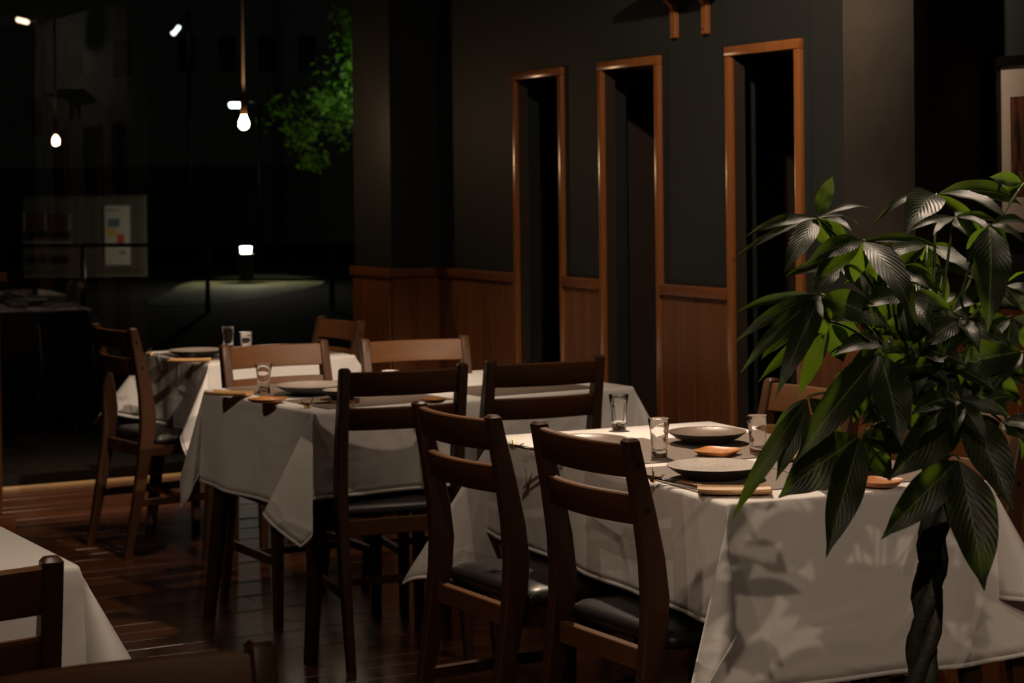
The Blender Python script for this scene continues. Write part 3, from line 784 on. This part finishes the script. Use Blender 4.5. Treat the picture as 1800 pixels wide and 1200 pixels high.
pic = thing('framed_picture', 'large picture in a black frame with pale mat at the right picture edge', 'picture', (XW, 3.53, 1.46))
def frame(bm):
    y0, y1, z0, z1, w = -.30, .325, -.26, .208, .026
    box(bm, -.028, -.001, y1-w, y1, z0, z1, .004, 2); box(bm, -.028, -.001, y0, y0+w, z0, z1, .004, 2)
    box(bm, -.028, -.001, y0+w, y1-w, z1-w, z1, .004, 2); box(bm, -.028, -.001, y0+w, y1-w, z0, z0+w, .004, 2)
obj('frame', frame, plain('black_gloss_frame', (.01, .009, .008), .18), pic, True, 40)
obj('mat_board', lambda bm: box(bm, -.014, -.002, -.276, .302, -.236, .184), plain('pale_mat_board', (.62, .52, .44), .7), pic)
def art_mat():
    m, nt, N, L, b = new_mat('art_print')
    t = tex(nt, 'ShaderNodeTexNoise', 'Object', (1, 9, 1.2), Scale=4.0, Detail=3.0)
    r = ramp(nt, t.outputs['Fac'], [(.38, (.02, .015, .012)), (.5, (.20, .055, .022)), (.6, (.06, .05, .02)), (.7, (.30, .12, .05))])
    L.new(r.outputs[0], b.inputs['Base Color']); b.inputs['Roughness'].default_value = .5; return m
obj('print', lambda bm: box(bm, -.0155, -.013, -.235, .262, -.145, .105), art_mat(), pic)

# ================================================================== POTTED PLANT (foreground)
PB = Vector((1.80, 2.20, 0)); DP = 2.80
plant = thing('potted_plant', 'leafy money tree with braided trunk standing in front of the nearest table', 'plant', PB)
M['pot'] = mottled('dark_pot', (.03, .028, .026), (.05, .046, .042), 12, .5)
obj('pot', lambda bm: lathe(bm, [(0, .0), (.115, 0), (.122, .01), (.15, .30), (.158, .31), (.158, .335), (.142, .335), (.138, .30), (.12, .05), (0, .05)], 40), M['pot'], plant, True, 40)
obj('soil', lambda bm: lathe(bm, [(0, .302), (.08, .300), (.139, .296), (.139, .28), (0, .28)], 32), mottled('soil', (.02, .014, .01), (.045, .03, .02), 60, .95, .8, .01), plant, True, 40)
# braid: three strands round a leaning axis, from the pot up to the crown
ax0 = Vector((pt(1622, 1235, DP).x, pt(1622, 1235, DP).y, .30))
AX = [ax0, pt(1617, 1200, DP), pt(1632, 1040, DP), pt(1645, 900, DP), pt(1640, 780, DP), pt(1632, 690, DP)]
def axis_at(t):
    f = t*(len(AX)-1); i = min(int(f), len(AX)-2); return AX[i].lerp(AX[i+1], f-i)
TOPS = []
for s_ in range(3):
    pts = []; rad = []
    for k in range(61):
        t = k/60; c = axis_at(t); an = 2*PI*(s_/3)+t*2*PI*2.6; rr_ = .0138-.001*t
        pts.append(c+Vector((math.cos(an)*rr_, math.sin(an)*rr_*.9, 0))-PB); rad.append(.0122-.0030*t+.0010*math.sin(k*1.1+s_)+.0006*math.sin(k*2.7+s_*2)+(.002 if k < 4 else 0))
    obj('trunk_strand', lambda bm: tube(bm, pts, rad, 12), M['trunk'], plant, True)
    TOPS.append(pts[-1]+PB)
LEAFN = 0
def leaf_mesh(base, tip, width, nref, sag, curl, parent, org):
    """one leaflet: arched midrib, obovate outline, keeled and slightly wavy blade"""
    global LEAFN
    LEAFN += 1; r_ = random.Random(LEAFN)
    base = Vector(base); tip = Vector(tip); d = tip-base; L_ = d.length
    side = d.cross(nref)
    if side.length < 1e-5: side = d.orthogonal()
    side.normalize(); nrm = side.cross(d).normalized()
    if nrm.dot(nref) < 0: nrm = -nrm
    NS = 12; bm = bmesh.new(); uvl = bm.loops.layers.uv.new('UVMap'); rows_ = []
    pw = r_.uniform(0, 6.28); wamp = .05*width
    for i in range(NS+1):
        t = i/NS
        c = base+d*t+nrm*(sag*L_*4*t*(1-t))+Vector((0, 0, -.06*L_*t**4))
        w = width*.5*max(.02, (math.sin(PI*min(1, t**.82))**.85)*(1 if t < .8 else 1-.55*((t-.8)/.2)**1.2))
        if t < .10: w = max(.0008, w*(t/.10)**.7)
        row = []
        for j in (-1, -.5, 0, .5, 1):
            up = .24*abs(j)**1.3*w*curl
            wv = wamp*abs(j)*math.sin(t*15+pw+(1.2 if j > 0 else 0))*math.sin(PI*t)
            row.append((bm.verts.new(c+side*(j*w)+nrm*(up+wv)-org), j, t))
        rows_.append(row)
    for a, b in zip(rows_, rows_[1:]):
        for k in range(4):
            f = bm.faces.new((a[k][0], a[k+1][0], b[k+1][0], b[k][0]))
            for lp, (_, u, v) in zip(f.loops, (a[k], a[k+1], b[k+1], b[k])): lp[uvl].uv = (u, v)
    me = bpy.data.meshes.new('leaflet'); bm.to_mesh(me); bm.free()
    me.polygons.foreach_set('use_smooth', [True]*len(me.polygons)); me.materials.append(M['leaf'])
    o = bpy.data.objects.new('leaflet', me); COL.objects.link(o); o.parent = parent
    return o
CAMD = -Fv; UP = Vector((0, 0, 1))
PXM = DP/FOC
def hub(px, py, dep, leaves, stem_from=None):
    """px,py,dep: where the petiole ends; leaves: (tip px, tip py, tip depth offset, width px, how much it faces up 0..1, sag)"""
    h = pt(px, py, dep)
    if stem_from is None:
        st = min(TOPS, key=lambda q: (q-h).length)+Vector((0, 0, -.01))
    else: st = pt(*stem_from)
    mid = st.lerp(h, .55)+Vector((0, 0, .035))
    pts = [st*(1-t)**2+mid*2*t*(1-t)+h*t*t-PB for t in [k/10 for k in range(11)]]
    pe = obj('petiole', lambda bm: tube(bm, pts, [.0027-.0010*k/10 for k in range(11)], 7), M['stem'], plant, True)
    for (tx, ty, dd, w, up, sag) in leaves:
        tip = pt(tx, ty, dep+dd); n = (CAMD*(1-up)+UP*up).normalized()
        b = h+(tip-h).normalized()*.004
        leaf_mesh(b, tip, w*dep/FOC, n, sag, random.uniform(.7, 1.4), pe, PB)
D = DP
hub(1437, 382, D-.02, [(1464, 305, .02, 30, .0, -.06), (1312, 407, -.03, 24, .45, .08), (1284, 450, -.05, 16, .5, .05), (1378, 470, -.10, 40, .35, .06), (1542, 363, .05, 14, .55, .10), (1509, 389, .08, 11, .5, .08), (1497, 400, -.06, 22, .75, .06), (1455, 428, .04, 34, .1, .02), (1491, 424, .08, 32, .1, .03)], (1600, 620, D))
hub(1518, 422, D-.08, [(1415, 458, -.05, 38, .35, .10), (1428, 488, .0, 36, .25, .05), (1613, 560, -.14, 52, .38, .10), (1655, 431, .05, 20, .4, .08), (1581, 453, .10, 26, .3, .05), (1501, 492, .05, 34, .1, .0), (1541, 487, .08, 28, .1, .02)], (1600, 640, D))
hub(1646, 340, D+.10, [(1590, 403, -.12, 62, .45, .08), (1532, 391, -.05, 20, .55, .16), (1777, 381, -.10, 36, .72, .08), (1797, 352, .06, 42, .35, .12), (1730, 412, .05, 26, .3, .05)], (1640, 600, D+.05))
hub(1679, 380, D-.02, [(1594, 402, -.04, 18, .5, .06), (1754, 386, .02, 20, .45, .06), (1690, 372, .03, 12, .8, .05), (1706, 413, -.06, 36, .45, .02), (1640, 408, -.06, 18, .8, .04), (1745, 406, -.08, 24, .78, .06)], (1650, 600, D))
hub(1739, 394, D-.10, [(1736, 571, -.10, 66, .28, .08), (1699, 457, .02, 34, .2, .04), (1802, 424, -.02, 26, .7, .08), (1815, 395, .05, 26, .5, .10), (1775, 442, .06, 24, .4, .06)], (1660, 620, D))
hub(1443, 517, D-.08, [(1566, 568, -.04, 52, .12, .08), (1364, 684, -.10, 44, .22, .12), (1292, 590, -.06, 28, .3, .10), (1301, 643, -.08, 30, .3, .10), (1338, 622, -.05, 44, .2, .06), (1289, 544, .02, 20, .4, .08), (1446, 590, .06, 34, .15, .02)], (1590, 660, D))
hub(1458, 565, D-.02, [(1389, 617, .0, 20, .3, .06), (1403, 690, .02, 32, .15, .06), (1483, 630, .06, 48, .05, .02), (1333, 662, .0, 24, .3, .08), (1520, 610, .04, 40, .1, .04)], (1600, 680, D))
hub(1546, 620, D-.12, [(1585, 774, -.08, 72, .12, .06), (1393, 800, -.10, 62, .18, .10), (1440, 700, .0, 30, .3, .06), (1500, 735, .02, 52, .1, .04), (1640, 690, .05, 46, .2, .06)], (1610, 720, D))
hub(1420, 697, D-.16, [(1285, 901, -.06, 34, .25, .10), (1364, 836, -.04, 40, .15, .06), (1352, 772, .0, 26, .3, .06), (1478, 760, .05, 40, .15, .05)], (1600, 730, D))
hub(1513, 765, D-.14, [(1452, 966, -.08, 64, .06, .03), (1368, 864, -.04, 84, .12, .05), (1566, 838, .05, 46, .15, .04), (1594, 786, .06, 44, .25, .05)], (1610, 760, D))
hub(1695, 718, D-.12, [(1697, 664, .02, 24, .15, .02), (1560, 832, -.06, 78, .12, .06), (1781, 886, -.08, 74, .10, .06), (1788, 692, .02, 40, .35, .10), (1600, 735, .05, 40, .4, .08)], (1630, 760, D))
hub(1687, 806, D-.20, [(1549, 936, -.04, 66, .12, .06), (1730, 1025, -.06, 88, .06, .03), (1640, 872, .05, 50, .15, .04)], (1640, 850, D))
hub(1800, 618, D-.08, [(1655, 650, -.03, 66, .28, .12), (1850, 700, 0, 60, .2, .08), (1716, 700, -.05, 40, .5, .06), (1820, 560, 0, 40, .3, .05)], (1650, 720, D))
hub(1778, 556, D+.06, [(1637, 604, -.02, 44, .25, .06), (1850, 600, 0, 44, .3, .06), (1700, 618, -.06, 30, .4, .05), (1764, 640, -.04, 40, .2, .04)], (1650, 680, D))
hub(1800, 322, D+.14, [(1739, 308, .0, 25, .1, .03), (1759, 343, .02, 22, .3, .06), (1850, 280, 0, 30, .3, .06), (1788, 298, -.02, 14, .5, .02)], (1660, 600, D+.08))
hub(1766, 500, D+.02, [(1830, 470, -.06, 26, .7, .06), (1674, 541, -.08, 40, .55, .04), (1826, 520, -.02, 26, .6, .06), (1700, 555, .05, 30, .2, .05), (1800, 545, -.02, 30, .35, .05)], (1650, 660, D))
# the inner crown
rc = random.Random(11)
for (px, py, dd) in [(1575, 470, .10), (1610, 500, .14), (1660, 470, .12), (1555, 540, .16), (1620, 570, .05), (1690, 600, .12), (1585, 640, .08), (1650, 660, -.02), (1545, 700, .10), (1720, 660, .08), (1480, 460, .16), (1630, 430, .16), (1700, 520, .16), (1760, 740, .06), (1600, 720, -.04)]:
    lv = []
    n = rc.choice((5, 5, 6)); a0 = rc.uniform(0, 6.28)
    for k in range(n):
        an = a0+2*PI*k/n+rc.uniform(-.25, .25); L_ = rc.uniform(70, 105)
        lv.append((px+math.cos(an)*L_, py+abs(math.sin(an))*L_*.55+math.sin(an)*L_*.25+12, rc.uniform(-.10, .10), rc.uniform(24, 40), rc.uniform(.2, .65), rc.uniform(.04, .10)))
    hub(px, py, D+dd, lv, (1632+rc.uniform(-12, 12), 720, D))
for (px, py, dd) in [(1590, 520, -.06), (1640, 545, -.04), (1690, 560, -.08), (1610, 610, -.10), (1665, 640, -.10), (1560, 600, .02), (1725, 640, -.04), (1580, 690, -.08), (1500, 540, .06), (1680, 700, -.14)]:
    lv = []; n = 5; a0 = rc.uniform(.2, .6)
    for k in range(n):
        an = a0+(PI-.6)*k/(n-1)+rc.uniform(-.15, .15); L_ = rc.uniform(75, 110)
        lv.append((px+math.cos(an)*L_, py+math.sin(an)*L_*.8, rc.uniform(-.08, .06), rc.uniform(28, 44), rc.uniform(.1, .45), rc.uniform(.03, .10)))
    hub(px, py, D+dd, lv, (1632+rc.uniform(-12, 12), 730, D))

# ================================================================== OUTSIDE THE WINDOW
ground = struct(bx('ground', (-30, 60, 9.0, 75, -.25, -.03), mottled('asphalt', (.006, .006, .006), (.010, .0095, .009), 2.5, .95, .3, .01, .05)))
gravel = struct(bx('gravel_ground', (-2, 3.6, 9.0, 11.0, -.06, -.02), mottled('gravel_terrace', (.13, .125, .10), (.24, .225, .18), 16, .9, .6, .02)))
# bollard lamp on a lawn
q = at(433, 497, -.02)
fx, fy = Fv.x, Fv.y
def lawn_ring(r_, z):
    out = []
    for k in range(48):
        c_, s_ = math.cos(2*PI*k/48), math.sin(2*PI*k/48); wob = 1+.08*math.sin(3*2*PI*k/48+1)+.05*math.sin(5*2*PI*k/48)
        u, v = r_*wob*c_*1.0+.05, r_*wob*s_*4.2-1.0
        out.append((q.x+fy*u+fx*v, q.y-fx*u+fy*v, z))
    return out
lawn = struct(obj('lawn', lambda bm: sweep(bm, [lawn_ring(1.0, -.0305), lawn_ring(.97, -.0265), lawn_ring(.8, -.024)]), mottled('lawn_grass', (.10, .12, .05), (.24, .24, .13), 5, .9, .8, .05), None, True))
bol = thing('bollard_lamp', 'glowing bollard lamp with a dark post on the lit lawn outside', 'lamp', (q.x, q.y, 0))
hb_ = atY(433, 435, q.y).z; 
obj('post', lambda bm: lathe(bm, [(0, 0), (.11, 0), (.11, hb_-.08), (.09, hb_-.075), (0, hb_-.075)], 24), M['black'], bol, True, 40)
obj('lens', lambda bm: lathe(bm, [(0, hb_-.075), (.066, hb_-.073), (.075, hb_), (.066, hb_+.055), (0, hb_+.057)], 24), emit('bollard_glow', (1, .88, .66), 230), bol, True, 40)
obj('cap', lambda bm: lathe(bm, [(0, hb_+.058), (.10, hb_+.058), (.09, hb_+.075), (0, hb_+.08)], 24), M['black'], bol, True, 40)
# street lamps and one stand-in for a spotlight reflection, seen as small blurred lights
def lamp_head(px, py, dep, L_, rot, col, st, label, pole=True):
    c = pt(px, py, dep); t = thing('street_lamp', label, 'street lamp', (c.x, c.y, -.03))
    zz = c.z+.03
    dx = Rv*math.cos(rot)+Uv*math.sin(rot)
    a = Vector((0, 0, zz))-dx*L_/2; b = Vector((0, 0, zz))+dx*L_/2
    obj('lens', lambda bm: tube(bm, [a, a.lerp(b, .1), a.lerp(b, .9), b], [L_*.14, L_*.22, L_*.22, L_*.14], 14), emit('lamp_glow', col, st), t, True)
    obj('head', lambda bm: tube(bm, [a+Vector((0, 0, L_*.26)), b+Vector((0, 0, L_*.26)), b+dx*.12+Vector((0, 0, L_*.24))], [L_*.2, L_*.2, .03], 12), M['black'], t, True)
    e = b+dx*.25+Vector((0, 0, -.02))
    obj('pole', lambda bm: tube(bm, [(e.x, e.y, 0), (e.x, e.y, e.z+.05), tuple(b+dx*.08+Vector((0, 0, L_*.24)))], .035, 10), M['black'], t, True)
lamp_head(416, 184, 34, .26, 0, (.85, 1, .97), 7, 'cool white street lamp glowing beside the pendant cord outside')
lamp_head(309, 53, 34, .20, .9, (.85, .93, 1), 3, 'pale tilted street lamp high in the dark outside')
lamp_head(40, 36, 34, .22, -.25, (1, .72, .48), 3, 'warm glow standing in for a ceiling spotlight reflection at the upper left corner of the window')  # reflection of a ceiling spotlight in the pane, built as a glowing lamp head
# notice board wall
DN = 30.0
nb = pt(148, 415, DN); bw_, bh_ = 215*DN/FOC, 142*DN/FOC
board = thing('notice_wall', 'dim tiled notice wall standing across the yard outside', 'notice wall', (nb.x, nb.y, 0), -yaw)
bx('panel', (-bw_/2, bw_/2, 0, .12, .02, nb.z+bh_/2), mottled('tile_wall', (.12, .11, .09), (.17, .155, .13), 3, .7), board)
tw = bw_/14; th_ = (nb.z+bh_/2-.05)/10
tcache = None
for i in range(14):
    for j in range(10):
        if tcache is None:
            bm = bmesh.new(); box(bm, -tw/2+.006, tw/2-.006, -.012, .001, -th_/2+.006, th_/2-.006, .003); o = finish(bm, 'wall_tile', mottled('wall_tile', (.065, .057, .045), (.10, .088, .07), 2, .7, .1, .004, .2), board); tcache = o
        else: o = tcache.copy(); COL.objects.link(o)
        o.location = (-bw_/2+tw*(i+.5), 0, .05+th_*(j+.5))
def loc_b(px, py): return ((px-148)*DN/FOC, nb.z-(py-415)*DN/FOC)
def poster():
    x0, z1 = loc_b(185, 362); x1, z0 = loc_b(229, 466)
    t = thing('poster', 'tall pale poster with coloured shapes on the notice wall', 'poster', (0, 0, 0)); t.location = (nb.x, nb.y, 0); t.rotation_euler = (0, 0, -yaw)
    bx('sheet', (x0, x1, -.030, -.014, z0, z1), plain('poster_paper', (.50, .46, .40), .7), t)
    w, h = x1-x0, z1-z0
    def patch(u0, u1, v0, v1, c, nm): bx(nm, (x0+w*u0, x0+w*u1, -.0335, -.0295, z1-h*v1, z1-h*v0), plain('poster_ink', c, .7), t)
    patch(.05, .62, .06, .09, (.25, .22, .2), 'printed_bar'); patch(.12, .60, .22, .36, (.10, .16, .20), 'printed_shape'); patch(.10, .45, .36, .52, (.55, .36, .10), 'printed_shape')
    patch(.50, .78, .48, .64, (.50, .08, .05), 'printed_shape'); patch(.0, 1, .655, .69, (.03, .03, .03), 'printed_bar'); patch(.58, .82, .76, .82, (.2, .2, .2), 'printed_shape')
poster()
def display():
    x0, z1 = loc_b(42, 374); x1, z0 = loc_b(127, 430)
    t = thing('display_panel', 'pale framed panel with maroon fields and dark discs on the notice wall', 'display panel', (nb.x, nb.y, 0), -yaw)
    bx('back', (x0, x1, -.04, -.014, z0, z1), plain('panel_back', (.085, .07, .065), .6), t)
    w, h = x1-x0, z1-z0
    for u in (.04, .48): bx('maroon_field', (x0+w*u+.02, x0+w*(u+.42), -.046, -.039, z1-h*.50, z1-h*.04), plain('maroon', (.06, .016, .018), .6), t)
    for u in (.02, .46, .96): bx('frame_bar', (x0+w*u-.008, x0+w*u+.012, -.052, -.038, z1-h*.52, z1), plain('frame_paint', (.3, .28, .26), .6), t)
    bx('frame_bar', (x0, x1, -.052, -.038, z0, z0+.05), plain('frame_paint', (.3, .28, .26), .6), t)
    for u in (.18, .40, .64, .86): obj('dark_disc', lambda bm: tube(bm, [(x0+w*u, -.060, z1-h*.68), (x0+w*u, -.038, z1-h*.68)], .07, 18), M['black'], t, True, 40)
    _, zl = loc_b(0, 456)
    for u in (.18, .40, .64, .86): obj('dark_disc', lambda bm: tube(bm, [(x0+w*u, -.030, zl), (x0+w*u, -.008, zl)], .06, 18), M['black'], t, True, 40)
display()
nl = bpy.data.lights.new('notice_wall_light', 'SPOT'); nl.energy = 2; nl.color = (1, .86, .72); nl.spot_size = R(70); nl.spot_blend = .8; nl.shadow_soft_size = .05
no = bpy.data.objects.new('notice_wall_light', nl); COL.objects.link(no)
lp = pt(165, 330, DN-2.2); lp.z = 2.6; no.location = lp; no.rotation_euler = (pt(160, 425, DN)-lp).to_track_quat('-Z', 'Y').to_euler()
# railing
rl = thing('railing', 'low dark metal railing crossing the yard outside', 'railing', tuple(Vector((pt(145, 540, 22).x, pt(145, 540, 22).y, -.03))))
ro = Vector(rl.location)
pa, pb = pt(30, 431, 22), pt(640, 430, 22)
obj('top_bar', lambda bm: tube(bm, [pa-ro, pb-ro], .022, 10), M['black'], rl, True)
pa2, pb2 = pt(30, 492, 22), pt(640, 491, 22)
obj('lower_bar', lambda bm: tube(bm, [pa2-ro, pb2-ro], .016, 10), M['black'], rl, True)
for px in (145, 364, 583):
    p0 = pt(px, 432, 22)-ro
    obj('railing_post', lambda bm: tube(bm, [(p0.x, p0.y, 0), (p0.x, p0.y, p0.z+.01)], .028, 12), M['steel'], rl, True)
# terrace chair with a bent tube back
tc = pt(72, 600, 11.2); tch = thing('terrace_chair', 'grey bent tube chair on the terrace outside the left window edge', 'chair', (tc.x, tc.y, -.02), .5)
for x in (-.20, .20):
    obj('tube_frame', lambda bm: tube(bm, [(x, -.25, 0), (x, -.22, .40), (x, -.20, .62), (x, -.16, .69), (x, -.06, .715), (x, .10, .69), (x, .20, .60), (x, .28, .40), (x, .33, 0)], .014, 10), M['steel'], tch, True)
obj('sling_seat', lambda bm: sweep(bm, [[(-.19, y, z), (.19, y, z), (.19, y, z+.012), (-.19, y, z+.012)] for y, z in ((-.20, .41), (-.1, .385), (.1, .385), (.25, .42))]), M['black'], tch)
obj('sling_back', lambda bm: sweep(bm, [[(-.19, y-.006, z), (.19, y-.006, z), (.19, y+.006, z), (-.19, y+.006, z)] for y, z in ((-.20, .44), (-.19, .60), (-.155, .685))]), M['black'], tch)
# far building
fb = pt(330, 110, 46); bld = thing('far_building', 'dim building facade with dark windows beyond the yard', 'building', (fb.x, fb.y, -.03), -yaw)
mw = mottled('facade', (.30, .31, .31), (.38, .39, .39), .5, .8); fw = 700*46/FOC
bx('wall', (-fw/2, fw/2, 0, .4, 1.9, 6.6), mw, bld)
mwin = plain('dark_window', (.02, .022, .025), .2)
for px, py in ((330, 95), (470, 95), (540, 95), (400, 95), (70, 200), (215, 100), (130, 95)):
    a_ = (px-330)*46/FOC; z_ = fb.z-(py-110)*46/FOC
    f_ = bx('window', (a_-.20, a_+.20, -.03, .01, z_-.42, z_+.42), mwin, bld)
    bx('window_frame', (a_-.24, a_+.24, -.05, .0, z_-.47, z_-.42), mw, f_); bx('window_frame', (a_-.24, a_+.24, -.05, .0, z_+.42, z_+.47), mw, f_)
bx('base', (-fw/2, fw/2, -.1, .4, 0, 1.9), M['black'], bld)
bx('eave', (-fw/2, fw/2, -.4, .4, 6.6, 6.75), M['black'], bld)
# garden tree lit from below, right of the window
tp = pt(640, 205, 24); tree = thing('garden_tree', 'leafy tree lit green at the right window edge', 'tree', (tp.x, tp.y, -.03))
tz = tp.z+.03
obj('tree_trunk', lambda bm: tube(bm, [(0, 0, 0), (.05, 0, tz*.6), (0, .05, tz+.2)], [.09, .07, .04], 10), M['trunk'], tree, True)
def crown(bm):
    r2 = random.Random(5)
    clumps = [(Vector((r2.gauss(0, .42), r2.gauss(0, .42), tz+.1+r2.gauss(0, .4))), r2.uniform(.16, .36)) for _ in range(26)]
    for _ in range(2600):
        cc, cr = r2.choice(clumps); v = Vector((r2.gauss(0, .5), r2.gauss(0, .5), r2.gauss(0, .45)))
        c = cc+v*cr; u = Vector((r2.uniform(-1, 1), r2.uniform(-1, 1), r2.uniform(-1, 1))).normalized(); w_ = u.orthogonal().normalized(); s_ = r2.uniform(.022, .042)
        n_ = u.cross(w_)*.004
        vs = [bm.verts.new(c+p) for p in (-u*s_*1.6, w_*s_*.6+n_, u*s_*1.6, -w_*s_*.6-n_)]; bm.faces.new(vs)
tag(obj('foliage', crown, leaf_mat('tree_leaf', (.05, .12, .02), (.09, .19, .03)), tree), kind='stuff')
tl = bpy.data.lights.new('garden_tree_light', 'SPOT'); tl.energy = 80; tl.spot_size = R(60); tl.spot_blend = .8; tl.color = (.85, 1, .8); tl.shadow_soft_size = .1
to = bpy.data.objects.new('garden_tree_light', tl); COL.objects.link(to); to.location = pt(690, 170, 23.0); to.rotation_euler = (Vector((tp.x, tp.y, tz+.3))-to.location).to_track_quat('-Z', 'Y').to_euler()
